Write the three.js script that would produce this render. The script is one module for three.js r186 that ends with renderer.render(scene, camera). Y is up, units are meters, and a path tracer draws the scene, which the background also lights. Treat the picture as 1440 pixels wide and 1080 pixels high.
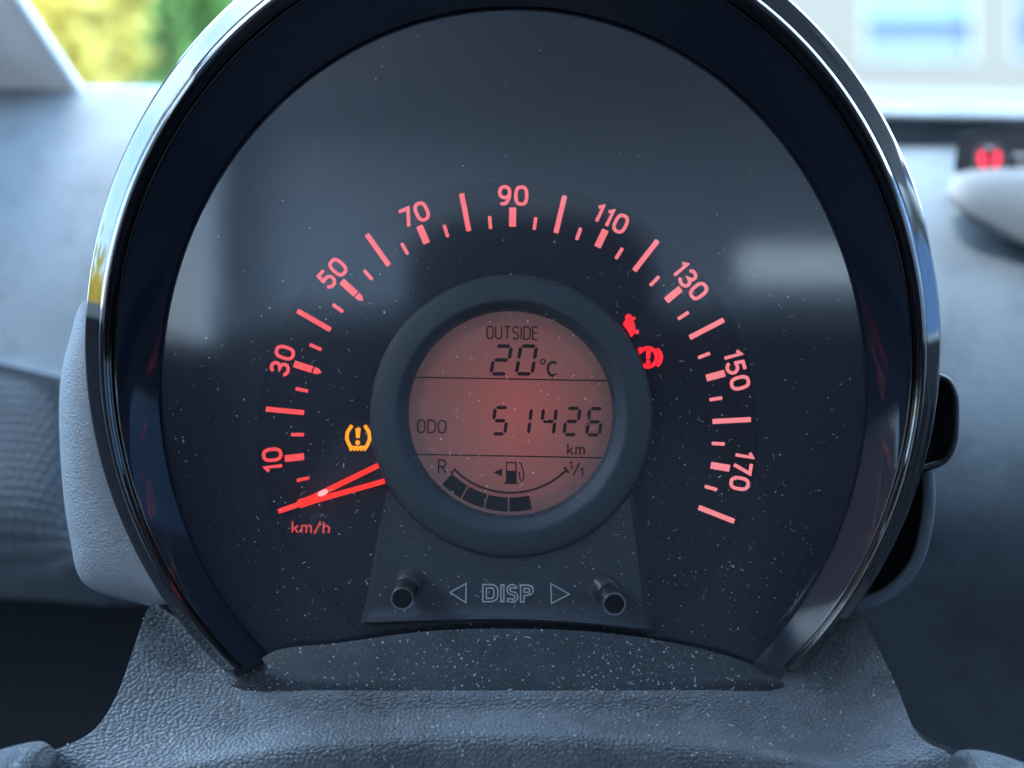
import * as THREE from 'three';
import { mergeGeometries } from 'three/addons/utils/BufferGeometryUtils.js';
import { MeshSurfaceSampler } from 'three/addons/math/MeshSurfaceSampler.js';

// ---------------------------------------------------------------- camera, sky, sun, exposure
const U = 0.00017;                 // one drawing unit is 0.17 mm
const DIST = 0.28;                 // lens to speedometer plate
const D = DIST / U;
const scene = new THREE.Scene();
const camera = new THREE.PerspectiveCamera(2 * Math.atan(540 / D) * 180 / Math.PI, 4 / 3, 0.01, 200);
camera.position.set(0, 0, DIST);
camera.lookAt(0, 0, 0);
camera.focus = DIST - 0.004;
camera.userData.fStop = 6;

const renderer = new THREE.WebGLRenderer({ antialias: true });
renderer.toneMapping = THREE.LinearToneMapping;
renderer.toneMappingExposure = 3.3;
renderer.shadowMap.enabled = true;

function mulberry(a) { return () => { a |= 0; a = a + 0x6D2B79F5 | 0; let t = Math.imul(a ^ a >>> 15, 1 | a); t = t + Math.imul(t ^ t >>> 7, 61 | t) ^ t; return ((t ^ t >>> 14) >>> 0) / 4294967296; }; }
const rnd = mulberry(7);
const hash2 = (x, y, s) => { let h = Math.imul(x, 374761393) ^ Math.imul(y, 668265263) ^ Math.imul(s, 974634541); h = Math.imul(h ^ h >>> 13, 1274126177); return ((h ^ h >>> 16) >>> 0) / 4294967296; };
function tnoise(x, y, per, s) {     // tiling value noise
  const xi = Math.floor(x), yi = Math.floor(y), fx = x - xi, fy = y - yi, m = (n) => ((n % per) + per) % per;
  const u = fx * fx * (3 - 2 * fx), v = fy * fy * (3 - 2 * fy);
  const a = hash2(m(xi), m(yi), s), b = hash2(m(xi + 1), m(yi), s), c = hash2(m(xi), m(yi + 1), s), d = hash2(m(xi + 1), m(yi + 1), s);
  return a + (b - a) * u + (c - a) * v + (a - b - c + d) * u * v;
}
{ // bright, slightly hazy daylight sky with soft cloud
  const W = 256, H = 128, data = new Float32Array(W * H * 4);
  for (let j = 0; j < H; j++) for (let i = 0; i < W; i++) {
    const el = (j + 0.5) / H * 2 - 1;                       // -1 nadir, 1 zenith
    const c = 0.55 * tnoise(i / 32, j / 16, 8, 3) + 0.3 * tnoise(i / 16, j / 8, 16, 4) + 0.15 * tnoise(i / 8, j / 4, 32, 5);
    const k = Math.min(1, Math.max(0, (c - 0.38) * 3.2)), up = Math.max(0, el);
    const sky = [1.0 - 0.4 * up, 1.68 - 0.42 * up, 2.55 - 0.25 * up], cloud = [2.15, 2.85, 3.55];
    for (let q = 0; q < 3; q++) data[(j * W + i) * 4 + q] = (sky[q] * (1 - k) + cloud[q] * k) * (el < 0 ? 0.5 : 1);
    data[(j * W + i) * 4 + 3] = 1;
  }
  const t = new THREE.DataTexture(data, W, H, THREE.RGBAFormat, THREE.FloatType);
  t.mapping = THREE.EquirectangularReflectionMapping; t.magFilter = THREE.LinearFilter; t.minFilter = THREE.LinearFilter;
  t.wrapS = THREE.RepeatWrapping; t.needsUpdate = true;
  scene.background = t; scene.environment = t;
}
const sun = new THREE.DirectionalLight(new THREE.Color(1, 0.96, 0.9), 1.7);
sun.position.set(-4, 10, 5); sun.target.position.set(0, 0, 0);
sun.castShadow = true; sun.shadow.radius = 24; sun.shadow.mapSize.set(2048, 2048);
Object.assign(sun.shadow.camera, { left: -12, right: 12, top: 12, bottom: -12, near: 0.1, far: 40 });
scene.add(sun, sun.target);

// ---------------------------------------------------------------- helpers
const P = (x, y, z) => { const k = (D - z) / D; return new THREE.Vector3((x - 720) * k * U, (540 - y) * k * U, z * U); };
const names = new Map(), bases = new WeakMap();
function numbered(n) { const k = names.get(n) || 0; names.set(n, k + 1); return k ? `${n}_${String(k).padStart(3, '0')}` : n; }
function tag(o, label, category, group, kind) { if (label) o.userData.label = label; if (category) o.userData.category = category; if (group) o.userData.group = group; if (kind) o.userData.kind = kind; return o; }
function thing(name, label, category, at, group) { const g = new THREE.Group(); g.name = numbered(name); g.position.copy(at); scene.add(g); bases.set(g, at); return tag(g, label, category, group); }
function mesh(name, geo, mat, parent) {            // geometry in world metres, hung under parent
  const m = new THREE.Mesh(geo, mat); m.castShadow = m.receiveShadow = true;
  if (parent && parent !== scene) { const b = bases.get(parent); geo.translate(-b.x, -b.y, -b.z); bases.set(m, b); m.name = name; parent.add(m); }
  else { m.name = numbered(name); scene.add(m); bases.set(m, new THREE.Vector3()); }
  return m;
}
function loft(rows, closed = false) {              // rows of world points -> sheet, uv in metres
  const nr = rows.length, nc = rows[0].length, pos = [], uv = [], idx = [];
  const cu = new Float32Array(nc);
  for (let i = 1; i < nc; i++) { let s = 0; for (const r of rows) s = Math.max(s, r[i].distanceTo(r[i - 1])); cu[i] = cu[i - 1] + s; }
  let v = 0; const mid = nc >> 1;
  for (let j = 0; j < nr; j++) {
    if (j) v += rows[j][mid].distanceTo(rows[j - 1][mid]);
    for (let i = 0; i < nc; i++) { pos.push(rows[j][i].x, rows[j][i].y, rows[j][i].z); uv.push(cu[i], v); }
  }
  for (let j = 0; j < nr - 1; j++) for (let i = 0; i < nc - 1; i++) { const a = j * nc + i, b = a + 1, c = a + nc, d = c + 1; idx.push(a, c, b, b, c, d); }
  const g = new THREE.BufferGeometry();
  g.setAttribute('position', new THREE.Float32BufferAttribute(pos, 3)); g.setAttribute('uv', new THREE.Float32BufferAttribute(uv, 2)); g.setIndex(idx);
  g.computeVertexNormals();
  if (closed) { const n = g.attributes.normal; for (let j = 0; j < nr; j++) { const a = j * nc, b = a + nc - 1, w = new THREE.Vector3(n.getX(a) + n.getX(b), n.getY(a) + n.getY(b), n.getZ(a) + n.getZ(b)).normalize(); n.setXYZ(a, w.x, w.y, w.z); n.setXYZ(b, w.x, w.y, w.z); } }
  return g;
}
const V = (a) => new THREE.Vector3(a[0], a[1], a[2]);
function spline(pts, n) { const c = new THREE.CatmullRomCurve3(pts.map(V), false, 'centripetal'); return Array.from({ length: n }, (_, i) => c.getPoint(i / (n - 1))); }
function evenSpline(pts, ts) { const c = new THREE.CatmullRomCurve3(pts.map(V), false, 'centripetal'); return ts.map((t) => c.getPoint(t)); }
function evenParams(ctrl, nu) {                    // columns spread by the mean length of each segment, the same for every row
  const n = ctrl[0].length - 1, cum = [0];
  for (let i = 0; i < n; i++) cum.push(cum[i] + ctrl.reduce((a, r) => a + V(r[i]).distanceTo(V(r[i + 1])), 0));
  return Array.from({ length: nu }, (_, k) => { const d = cum[n] * k / (nu - 1); let i = 0; while (i < n - 1 && cum[i + 1] < d) i++; return (i + (d - cum[i]) / (cum[i + 1] - cum[i])) / n; });
}
function surface(ctrl, nu, nv) {                   // control rows in drawing units -> smooth sheet in metres
  const ts = evenParams(ctrl, nu), rows = ctrl.map((r) => evenSpline(r, ts)), out = Array.from({ length: nv }, () => []);
  for (let i = 0; i < nu; i++) { const c = new THREE.CatmullRomCurve3(rows.map((r) => r[i]), false, 'centripetal'); for (let j = 0; j < nv; j++) { const p = c.getPoint(j / (nv - 1)); out[j].push(P(p.x, p.y, p.z)); } }
  const g = loft(out); return g;
}
function planarUV(g) { const p = g.attributes.position, u = g.attributes.uv; for (let i = 0; i < p.count; i++) u.setXY(i, p.getX(i), p.getZ(i) - p.getY(i)); return g; }
const pebble = (u, v) => { const [a, b] = worley(u, v * 1.15, 8192, 11); return Math.min(1, (b - a) * 2.2) * 0.55 + 0.45 * Math.max(0, 1 - 1.6 * a * a); };
const studs = (u, v) => { const r = Math.floor(v), fx = ((u + (r & 1) * 0.5 + 4096) % 1) - 0.5, fy = ((v + 4096) % 1) - 0.5; return Math.max(0, 1 - 1.5 * Math.hypot(fx, fy * 1.1)); };
function displace(g, f, amp, cell) {               // real relief along the normals
  const p = g.attributes.position, n = g.attributes.normal, u = g.attributes.uv;
  for (let i = 0; i < p.count; i++) { const h = amp * (f(u.getX(i) / cell + 1000, u.getY(i) / cell + 1000) - 0.5); p.setXYZ(i, p.getX(i) + n.getX(i) * h, p.getY(i) + n.getY(i) * h, p.getZ(i) + n.getZ(i) * h); }
  g.computeVertexNormals(); return g;
}
function tri(pos, idx) { const g = new THREE.BufferGeometry(); g.setAttribute('position', new THREE.Float32BufferAttribute(pos, 3)); g.setAttribute('uv', new THREE.Float32BufferAttribute(pos.filter((_, i) => i % 3 < 2), 2)); g.setIndex(idx); const h = g.toNonIndexed(); h.computeVertexNormals(); return h; }
// raised print: a stroke of constant width, or a filled outline, in drawing units with y down
function ribbon(pts, w, z, t, closed = false, w2 = w) {
  const n = pts.length, L = [], R = [];
  for (let i = 0; i < n; i++) {
    const a = pts[closed ? (i + n - 1) % n : Math.max(0, i - 1)], b = pts[i], c = pts[closed ? (i + 1) % n : Math.min(n - 1, i + 1)];
    let d1 = [b[0] - a[0], b[1] - a[1]], d2 = [c[0] - b[0], c[1] - b[1]];
    const l1 = Math.hypot(...d1), l2 = Math.hypot(...d2);
    if (l1 < 1e-6) d1 = d2; if (l2 < 1e-6) d2 = d1;
    const q1 = Math.hypot(...d1), q2 = Math.hypot(...d2), n1 = [-d1[1] / q1, d1[0] / q1], n2 = [-d2[1] / q2, d2[0] / q2];
    let m = [n1[0] + n2[0], n1[1] + n2[1]]; const ml = Math.hypot(...m) || 1; m = [m[0] / ml, m[1] / ml];
    const k = Math.min(1.8, 1 / Math.max(0.2, m[0] * n1[0] + m[1] * n1[1])) * (w + (w2 - w) * i / (n - 1)) / 2;
    L.push([b[0] + m[0] * k, b[1] + m[1] * k]); R.push([b[0] - m[0] * k, b[1] - m[1] * k]);
  }
  const pos = [], idx = [], put = (p, zz) => { const v = P(p[0], p[1], zz); pos.push(v.x, v.y, v.z); };
  for (let i = 0; i < n; i++) { put(L[i], z); put(L[i], z + t); put(R[i], z + t); put(R[i], z); }
  const e = closed ? n : n - 1;
  for (let i = 0; i < e; i++) { const a = i * 4, b = ((i + 1) % n) * 4; for (let q = 0; q < 3; q++) idx.push(a + q, b + q, a + q + 1, b + q, b + q + 1, a + q + 1); }
  if (!closed) for (const a of [0, (n - 1) * 4]) idx.push(a, a + 1, a + 2, a, a + 2, a + 3);
  return tri(pos, idx);
}
function poly(pts, z, t) {                         // filled outline
  const c = pts.map((p) => new THREE.Vector2(p[0], p[1])), f = THREE.ShapeUtils.triangulateShape(c, []), n = pts.length, pos = [], idx = [];
  for (const p of pts) { const v = P(p[0], p[1], z + t), b = P(p[0], p[1], z); pos.push(v.x, v.y, v.z, b.x, b.y, b.z); }
  for (const q of f) idx.push(q[0] * 2, q[1] * 2, q[2] * 2);
  for (let i = 0; i < n; i++) { const a = i * 2, b = ((i + 1) % n) * 2; idx.push(a, a + 1, b, b, a + 1, b + 1); }
  return tri(pos, idx);
}
const arc = (cx, cy, rx, ry, a0, a1, n) => Array.from({ length: n }, (_, i) => { const a = (a0 + (a1 - a0) * i / (n - 1)) * Math.PI / 180; return [cx + rx * Math.cos(a), cy + ry * Math.sin(a)]; });
const disc = (x, y, r, n = 18) => arc(x, y, r, r, 0, 360 - 360 / n, n);
const merged = (gs) => mergeGeometries(gs.map((g) => g.index ? g.toNonIndexed() : g));

// a single-stroke alphabet, y up, height 1: [advance, strokes...]; closed strokes carry .c
const ring = (pts) => { pts.c = true; return pts; };
const sup = (w) => ring(Array.from({ length: 28 }, (_, i) => { const a = i / 28 * 2 * Math.PI, c = Math.cos(a), s = Math.sin(a); return [w / 2 + w / 2 * Math.sign(c) * Math.abs(c) ** 0.75, 0.5 + 0.5 * Math.sign(s) * Math.abs(s) ** 0.75]; }));
const G = {
  '0': [0.64, sup(0.64)],
  '1': [0.3, [[0.02, 0.8], [0.26, 1], [0.26, 0]]],
  '3': [0.58, [...arc(0.27, 0.76, 0.26, 0.24, 165, -80, 14), [0.2, 0.5], ...arc(0.27, 0.26, 0.31, 0.26, 72, -165, 16)]],
  '5': [0.58, [[0.54, 1], [0.08, 1], [0.05, 0.57], ...arc(0.27, 0.3, 0.31, 0.3, 118, -160, 18)]],
  '7': [0.58, [[0, 1], [0.58, 1], [0.2, 0]]],
  '9': [0.62, ring(arc(0.3, 0.68, 0.3, 0.32, 0, 345, 24)), [[0.6, 0.66], [0.58, 0.42], [0.5, 0.18], [0.38, 0.03], [0.24, 0], [0.06, 0]]],
  O: [0.6, sup(0.6)], U: [0.6, [[0, 1], [0, 0.3], ...arc(0.3, 0.28, 0.3, 0.28, 180, 360, 12), [0.6, 0.3], [0.6, 1]]],
  T: [0.6, [[0, 1], [0.6, 1]], [[0.3, 1], [0.3, 0]]], I: [0.06, [[0.03, 1], [0.03, 0]]],
  S: [0.55, [...arc(0.28, 0.75, 0.27, 0.25, 25, 180, 10), ...arc(0.27, 0.74, 0.26, 0.24, 180, 250, 5), ...arc(0.28, 0.25, 0.27, 0.26, 75, -155, 16)]],
  D: [0.6, ring([[0, 0], [0, 1], [0.25, 1], ...arc(0.26, 0.65, 0.34, 0.35, 85, 0, 8), ...arc(0.26, 0.35, 0.34, 0.35, 0, -85, 8), [0.25, 0]])],
  E: [0.5, [[0.5, 1], [0, 1], [0, 0], [0.5, 0]], [[0, 0.52], [0.44, 0.52]]],
  P: [0.55, [[0, 0], [0, 1], [0.3, 1], ...arc(0.28, 0.75, 0.27, 0.25, 85, -85, 10), [0.3, 0.5], [0, 0.5]]],
  R: [0.55, [[0, 0], [0, 1], [0.28, 1], ...arc(0.27, 0.74, 0.26, 0.26, 85, -85, 10), [0.28, 0.48], [0, 0.48]], [[0.26, 0.48], [0.56, 0]]],
  C: [0.6, arc(0.32, 0.5, 0.32, 0.5, 48, 312, 20)],
  k: [0.5, [[0, 1.05], [0, 0]], [[0.46, 0.68], [0.02, 0.3]], [[0.16, 0.42], [0.5, 0]]],
  m: [0.8, [[0, 0.7], [0, 0]], [[0, 0.5], ...arc(0.2, 0.5, 0.2, 0.2, 170, 0, 8), [0.4, 0]], [[0.4, 0.5], ...arc(0.6, 0.5, 0.2, 0.2, 170, 0, 8), [0.8, 0]]],
  h: [0.46, [[0, 1.05], [0, 0]], [[0, 0.46], ...arc(0.23, 0.46, 0.23, 0.23, 170, 0, 8), [0.46, 0]]],
  '/': [0.5, [[0, -0.08], [0.5, 1.08]]], ' ': [0.3],
};
function text(str, x, y, h, stroke, { z = 0, t = 0.5, rot = 0, gap = 0.3, wide = 1, skew = 0 } = {}) {   // centred at x, y; rot in degrees, counter-clockwise
  let w = 0; for (const c of str) w += (G[c][0] * wide + gap); w -= gap;
  const out = [], cr = Math.cos(rot * Math.PI / 180), sr = Math.sin(rot * Math.PI / 180); let pen = -w / 2, k = 0;
  for (const c of str) {
    for (const s of G[c].slice(1)) {
      const pts = s.map(([a, b]) => { const gx = (pen + a * wide + skew * b) * h, gy = (b - 0.5) * h; return [x + gx * cr - gy * sr, y - (gx * sr + gy * cr)]; });
      out.push(ribbon(pts, stroke, z, t + 0.06 * (k++ % 5), !!s.c));
    }
    pen += G[c][0] * wide + gap;
  }
  return merged(out);
}

// ---------------------------------------------------------------- textures and materials
function texture(n, f, srgb) {
  const d = new Uint8Array(n * n * 4);
  for (let j = 0; j < n; j++) for (let i = 0; i < n; i++) { const v = f(i / n, j / n), a = (j * n + i) * 4; for (let q = 0; q < 3; q++) d[a + q] = Math.max(0, Math.min(255, 255 * (v.length ? v[q] : v))); d[a + 3] = 255; }
  const t = new THREE.DataTexture(d, n, n); t.wrapS = t.wrapT = THREE.RepeatWrapping; t.magFilter = THREE.LinearFilter; t.minFilter = THREE.LinearMipmapLinearFilter; t.generateMipmaps = true;
  if (srgb) t.colorSpace = THREE.SRGBColorSpace; t.needsUpdate = true; return t;
}
function worley(x, y, per, s) { let a = 9, b = 9; const xi = Math.floor(x), yi = Math.floor(y), m = (n) => ((n % per) + per) % per; for (let j = -1; j < 2; j++) for (let i = -1; i < 2; i++) { const cx = xi + i, cy = yi + j, dx = cx + hash2(m(cx), m(cy), s) - x, dy = cy + hash2(m(cx), m(cy), s + 9) - y, d = Math.hypot(dx, dy); if (d < a) { b = a; a = d; } else if (d < b) b = d; } return [a, b]; }
const rep = (t, metres) => { const c = t.clone(); c.repeat.set(1 / metres, 1 / metres); c.needsUpdate = true; return c; };
const leather = texture(512, (u, v) => { const x = u * 40 + 0.7 * (tnoise(u * 16, v * 16, 16, 21) - 0.5) * 2, y = v * 40 + 0.7 * (tnoise(u * 16, v * 16, 16, 22) - 0.5) * 2; const [a, b] = worley(x, y, 40, 11); return Math.min(1, (b - a) * 1.7) * 0.75 + 0.25 * tnoise(u * 128, v * 128, 128, 12); });
const finegrain = texture(512, (u, v) => 0.55 * tnoise(u * 128, v * 128, 128, 31) + 0.45 * tnoise(u * 64, v * 64, 64, 32));
const weave = texture(256, (u, v) => { const x = u * 8, y = v * 8, r = Math.floor(y), fx = ((x + (r & 1) * 0.5) % 1) - 0.5, fy = (y % 1) - 0.5; return Math.max(0, 1 - 1.9 * (Math.abs(fx) + Math.abs(fy) * 0.9)); });
const dirt = texture(512, (u, v) => { let n = 0.45 * tnoise(u * 6, v * 6, 6, 41) + 0.3 * tnoise(u * 18, v * 18, 18, 42) + 0.25 * tnoise(u * 60, v * 60, 60, 43); return 0.72 + 0.4 * n; }, true);
const std = (r, g, b, roughness, more = {}) => new THREE.MeshStandardMaterial({ color: new THREE.Color().setRGB(r, g, b), roughness, side: THREE.DoubleSide, ...more });
const phys = (r, g, b, roughness, more = {}) => new THREE.MeshPhysicalMaterial({ color: new THREE.Color().setRGB(r, g, b), roughness, side: THREE.DoubleSide, ...more });
const glow = (r, g, b, k = 1, base = 0.05) => std(base, base, base, 0.6, { emissive: new THREE.Color().setRGB(r, g, b), emissiveIntensity: k });
const M = {
  cover: std(0.23, 0.265, 0.3, 0.32, { map: rep(dirt, 0.2) }),
  dash: std(0.15, 0.18, 0.205, 0.5, { bumpMap: rep(finegrain, 0.05), bumpScale: 0.0004, map: rep(dirt, 0.23) }),
  dashWeave: std(0.16, 0.19, 0.22, 0.45),
  under: std(0.025, 0.03, 0.04, 0.8),  // near-black: carries the shade below the dash
  stalk: std(0.13, 0.15, 0.175, 0.45, { bumpMap: rep(leather, 0.04), bumpScale: 0.0008 }),
  sill: std(0.07, 0.084, 0.105, 0.38, { map: rep(dirt, 0.1) }),
  housing: std(0.32, 0.35, 0.38, 0.55, { bumpMap: rep(finegrain, 0.03), bumpScale: 0.00025 }),
  housingDark: std(0.13, 0.155, 0.18, 0.6, { bumpMap: rep(finegrain, 0.03), bumpScale: 0.00006 }),
  black: std(0.012, 0.014, 0.018, 0.7),
  piano: phys(0.006, 0.007, 0.01, 0.05, { clearcoat: 1, clearcoatRoughness: 0.03, ior: 1.6 }),
  cone: phys(0.014, 0.021, 0.035, 0.06, { ior: 1.55 }),
  chrome: phys(0.55, 0.58, 0.62, 0.05, { metalness: 0.85, clearcoat: 1, clearcoatRoughness: 0.02 }),
  dial: std(0.015, 0.022, 0.04, 0.75),
  dialWall: std(0.021, 0.029, 0.052, 0.45),
  pod: std(0.062, 0.076, 0.096, 0.5, { bumpMap: rep(finegrain, 0.02), bumpScale: 0.00005 }),
  button: std(0.02, 0.022, 0.027, 0.35), buttonSide: phys(0.05, 0.055, 0.065, 0.25, { clearcoat: 0.6 }),
  emboss: std(0.7, 0.74, 0.78, 0.4),
  ink: std(0.012, 0.012, 0.022, 0.6),
  lens: new THREE.MeshPhysicalMaterial({ color: 0xffffff, roughness: 0.07, transmission: 1, thickness: 0, ior: 2.3, side: THREE.DoubleSide }),
  glass: new THREE.MeshPhysicalMaterial({ color: 0xffffff, roughness: 0.0, transmission: 1, thickness: 0, ior: 1.5, side: THREE.DoubleSide }),
  dust: std(0.62, 0.64, 0.65, 0.9),
  lining: std(0.66, 0.68, 0.72, 0.85), trim: std(0.82, 0.83, 0.8, 0.6), seat: std(0.05, 0.05, 0.06, 0.9),
};

// ---------------------------------------------------------------- instrument cluster
const cluster = thing('instrument_cluster', 'round speedometer with gloss black rim, red lit scale and round central display', 'speedometer', P(720, 960, 0));
const ell = (cx, cy, rx, ry, th) => [cx + rx * Math.cos(th), cy - ry * Math.sin(th)];
const rimAt = (th, s) => { const o = ell(721, 479, 602, 630, th), i = ell(722, 541, 496, 529, th); return [o[0] + (i[0] - o[0]) * s, o[1] + (i[1] - o[1]) * s]; };
const TH0 = -47.5 * Math.PI / 180, TH1 = 227.5 * Math.PI / 180;
function rimBand(profile, n = 240) { return profile.map(([s, z]) => Array.from({ length: n }, (_, i) => { const p = rimAt(TH0 + (TH1 - TH0) * i / (n - 1), s); return P(p[0], p[1], z); })); }
function capped(rows) {                              // band plus flat ends
  const g = [loft(rows)];
  for (const i of [0, rows[0].length - 1]) { const c = new THREE.Vector3(); rows.forEach((r) => c.add(r[i])); c.divideScalar(rows.length); const pos = [c.x, c.y, c.z], idx = []; rows.forEach((r) => pos.push(r[i].x, r[i].y, r[i].z)); for (let k = 1; k <= rows.length; k++) idx.push(0, k, k % rows.length + 1); g.push(tri(pos, idx)); }
  return merged(g);
}
const crestProfile = []; // rounded bead
const bevel = [[0.05, -60], [0.005, 50], [0, 67], [0.02, 71], [0.09, 80], [0.16, 89], [0.185, 93]];
for (let k = 0; k <= 8; k++) { const a = Math.PI * (0.78 - 0.7 * k / 8); crestProfile.push([0.24 - 0.062 * Math.cos(a) - 0.0, 87 + 16 * Math.sin(a)]); }
const inner = [[0.31, 85], [0.33, 79], [0.36, 78], [0.38, 81], [0.41, 79], [0.55, 65], [0.75, 43], [0.96, 20], [1.0, 14], [0.99, -10], [0.5, -60]];
mesh('bezel', capped(rimBand([...bevel, ...crestProfile, ...inner.slice(0, 5), [0.42, 60], [0.3, 20], [0.2, -60]])), M.piano, cluster);
mesh('inner_cone', loft(rimBand([[0.408, 78.4], ...inner.slice(5)])), M.cone, cluster);

// plate, sloping wall, lens
const TC = [714.4, 607.7];
{
  const rows = []; for (const r of [0.01, 60, 120, 180, 240, 300, 352]) rows.push(Array.from({ length: 121 }, (_, i) => { const a = i / 120 * 2 * Math.PI; return P(TC[0] + r * Math.cos(a), TC[1] + r * Math.sin(a), 0); }));
  mesh('dial_plate', loft(rows, true), M.dial, cluster);
  const wall = [[351.5, -0.4], [354, 0.2], [358, 0.5]].map(([r, z]) => Array.from({ length: 181 }, (_, i) => { const a = i / 180 * 2 * Math.PI; return P(TC[0] + r * Math.cos(a), TC[1] - r * Math.sin(a), z); }));
  for (const k of [0.3, 0.65, 1]) wall.push(Array.from({ length: 181 }, (_, i) => { const a = i / 180 * 2 * Math.PI, e = ell(722, 541, 499, 532, a), c = [TC[0] + 358 * Math.cos(a), TC[1] - 358 * Math.sin(a)]; return P(c[0] + (e[0] - c[0]) * k, c[1] + (e[1] - c[1]) * k, 0.5 + 10.5 * k); }));
  mesh('dial_surround', loft(wall, true), M.dialWall, cluster);
}
const lensRows = []; for (const k of [0.002, 0.25, 0.5, 0.75, 0.994]) lensRows.push(Array.from({ length: 145 }, (_, i) => { const e = ell(722, 541, 496 * k, 529 * k, i / 144 * 2 * Math.PI); return P(e[0], Math.min(e[1], 975), 15.5); }));
const lens = mesh('lens', loft(lensRows, true), M.lens, cluster);

// scale: tick marks and numerals
const A0 = 199.05, STEP = 12.2544;
const hazedRedAt = (deg) => { const k = Math.min(1, Math.max(0, (200 - deg) / 190)); return new THREE.Color().setRGB(0.95, 0.05 + 0.2 * k, 0.055 + 0.235 * k); };  // pinker to the right: haze and view angle painted into the glow colour
const redMats = []; for (let k = 0; k < 10; k++) { const c = hazedRedAt(200 - k * 22); redMats.push(glow(c.r, c.g, c.b, 0.34)); }
const redMat = (deg) => redMats[Math.max(0, Math.min(9, Math.round((200 - deg) / 22)))];
const polar = (deg, r) => [TC[0] + r * Math.cos(deg * Math.PI / 180), TC[1] - r * Math.sin(deg * Math.PI / 180)];
for (let v = 0; v <= 180; v += 5) {
  const deg = A0 - STEP * v / 10, ten = v % 10 === 0, twenty = v % 20 === 0;
  const [r0, r1, w] = twenty ? [288, 342, 7.2] : ten ? [289, 316, 9.8] : [287, 305, 4.9];
  const gs = [ribbon([polar(deg, r0), polar(deg, r1)], w, 0.3, 0.6)];
  if (v === 30 || v === 50) { const a = 0.9; gs.push(poly([polar(deg - a, 287), polar(deg + a, 287), polar(deg + a, 281), polar(deg, 275), polar(deg - a, 281)], 0.3, 0.6)); }
  mesh('tick_mark', merged(gs), redMat(deg), cluster);
  if (ten && !twenty) { const c = polar(deg, 333); mesh('numeral', text(String(v), c[0], c[1], 24, 4.9, { z: 0.3, rot: deg - 90, gap: 0.34 }), redMat(deg), cluster); }
}
mesh('unit_text', text('km/h', 437, 742, 15, 2.6, { z: 0.3, rot: -1, gap: 0.3, wide: 1.12 }), glow(0.8, 0.07, 0.08, 0.25), cluster);

// needle
{
  const red = phys(0.5, 0.02, 0.02, 0.3, { emissive: new THREE.Color().setRGB(1, 0.035, 0.025), emissiveIntensity: 0.34 });
  const nd = mesh('needle', merged([ribbon([[420, 708], [440, 699.5], [532, 654.5]], 8.6, 12, 4, false, 7.2), ribbon([[421, 710.5], [444, 703.5], [541, 676.5]], 8.6, 12, 3.7, false, 7.2), poly(disc(424, 707.5, 6.4), 12, 4.3)]), red, cluster);
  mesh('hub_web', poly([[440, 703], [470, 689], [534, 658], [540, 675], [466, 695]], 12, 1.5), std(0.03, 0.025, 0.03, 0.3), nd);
  mesh('painted_glint', poly(arc(454, 693, 8, 4, 0, 345, 20).map(([x, y]) => { const a = -0.44; return [454 + (x - 454) * Math.cos(a) - (y - 693) * Math.sin(a), 693 + (x - 454) * Math.sin(a) + (y - 693) * Math.cos(a)]; }), 15.6, 1), glow(1, 0.5, 0.52, 0.3), nd);  // highlight on the needle, painted as a glowing pink patch
}
// warning lamps
{
  const amber = glow(0.95, 0.29, 0.004, 0.5, 0.01), red = glow(1.0, 0.012, 0.022, 0.66, 0.01);
  const teeth = []; for (let k = 0; k < 5; k++) teeth.push(poly([[491 + k * 5, 629], [495 + k * 5, 629], [494.5 + k * 5, 634], [491.5 + k * 5, 634]], 0.3, 0.8));
  mesh('tyre_pressure_lamp', merged([ribbon([[495, 598], [488.5, 608], [487.5, 617], [491, 625], [494, 629.5], [514, 629.5], [517, 625], [520, 617], [519, 608], [513, 598]], 5, 0.3, 0.6), ribbon([[503.6, 602], [503.2, 616]], 7.5, 0.3, 0.6, false, 5), poly(disc(503, 622.5, 3.4), 0.3, 0.6), ...teeth]), amber, cluster);
  mesh('seat_belt_lamp', merged([poly(disc(884, 446.5, 4.8), 0.3, 0.6), poly([[879, 450.5], [875.8, 456], [881.5, 463], [885, 469], [886.5, 473], [888.5, 473.5], [890.5, 471], [892, 466], [893.2, 461], [891.6, 453], [889, 449]], 0.3, 0.7), poly(disc(891.6, 447.5, 2.2), 0.3, 0.8), ribbon([[890, 463], [895, 467]], 4, 0.3, 0.8), poly(disc(895.4, 466.8, 2.9), 0.3, 0.9)]), red, cluster);
  mesh('brake_lamp', merged([ribbon([[899, 489], [901.5, 493.5], ...arc(911, 502.5, 12.5, 13, 220, 480, 26), [908, 514]], 5.2, 0.3, 0.6), ribbon(arc(911, 502.5, 19, 16, -48, 48, 14), 4.6, 0.3, 0.7), ribbon([[911.8, 493], [911.5, 505]], 6.4, 0.3, 0.8, false, 5), poly(disc(911.5, 509, 3), 0.3, 0.8)]), red, cluster);
}
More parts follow.
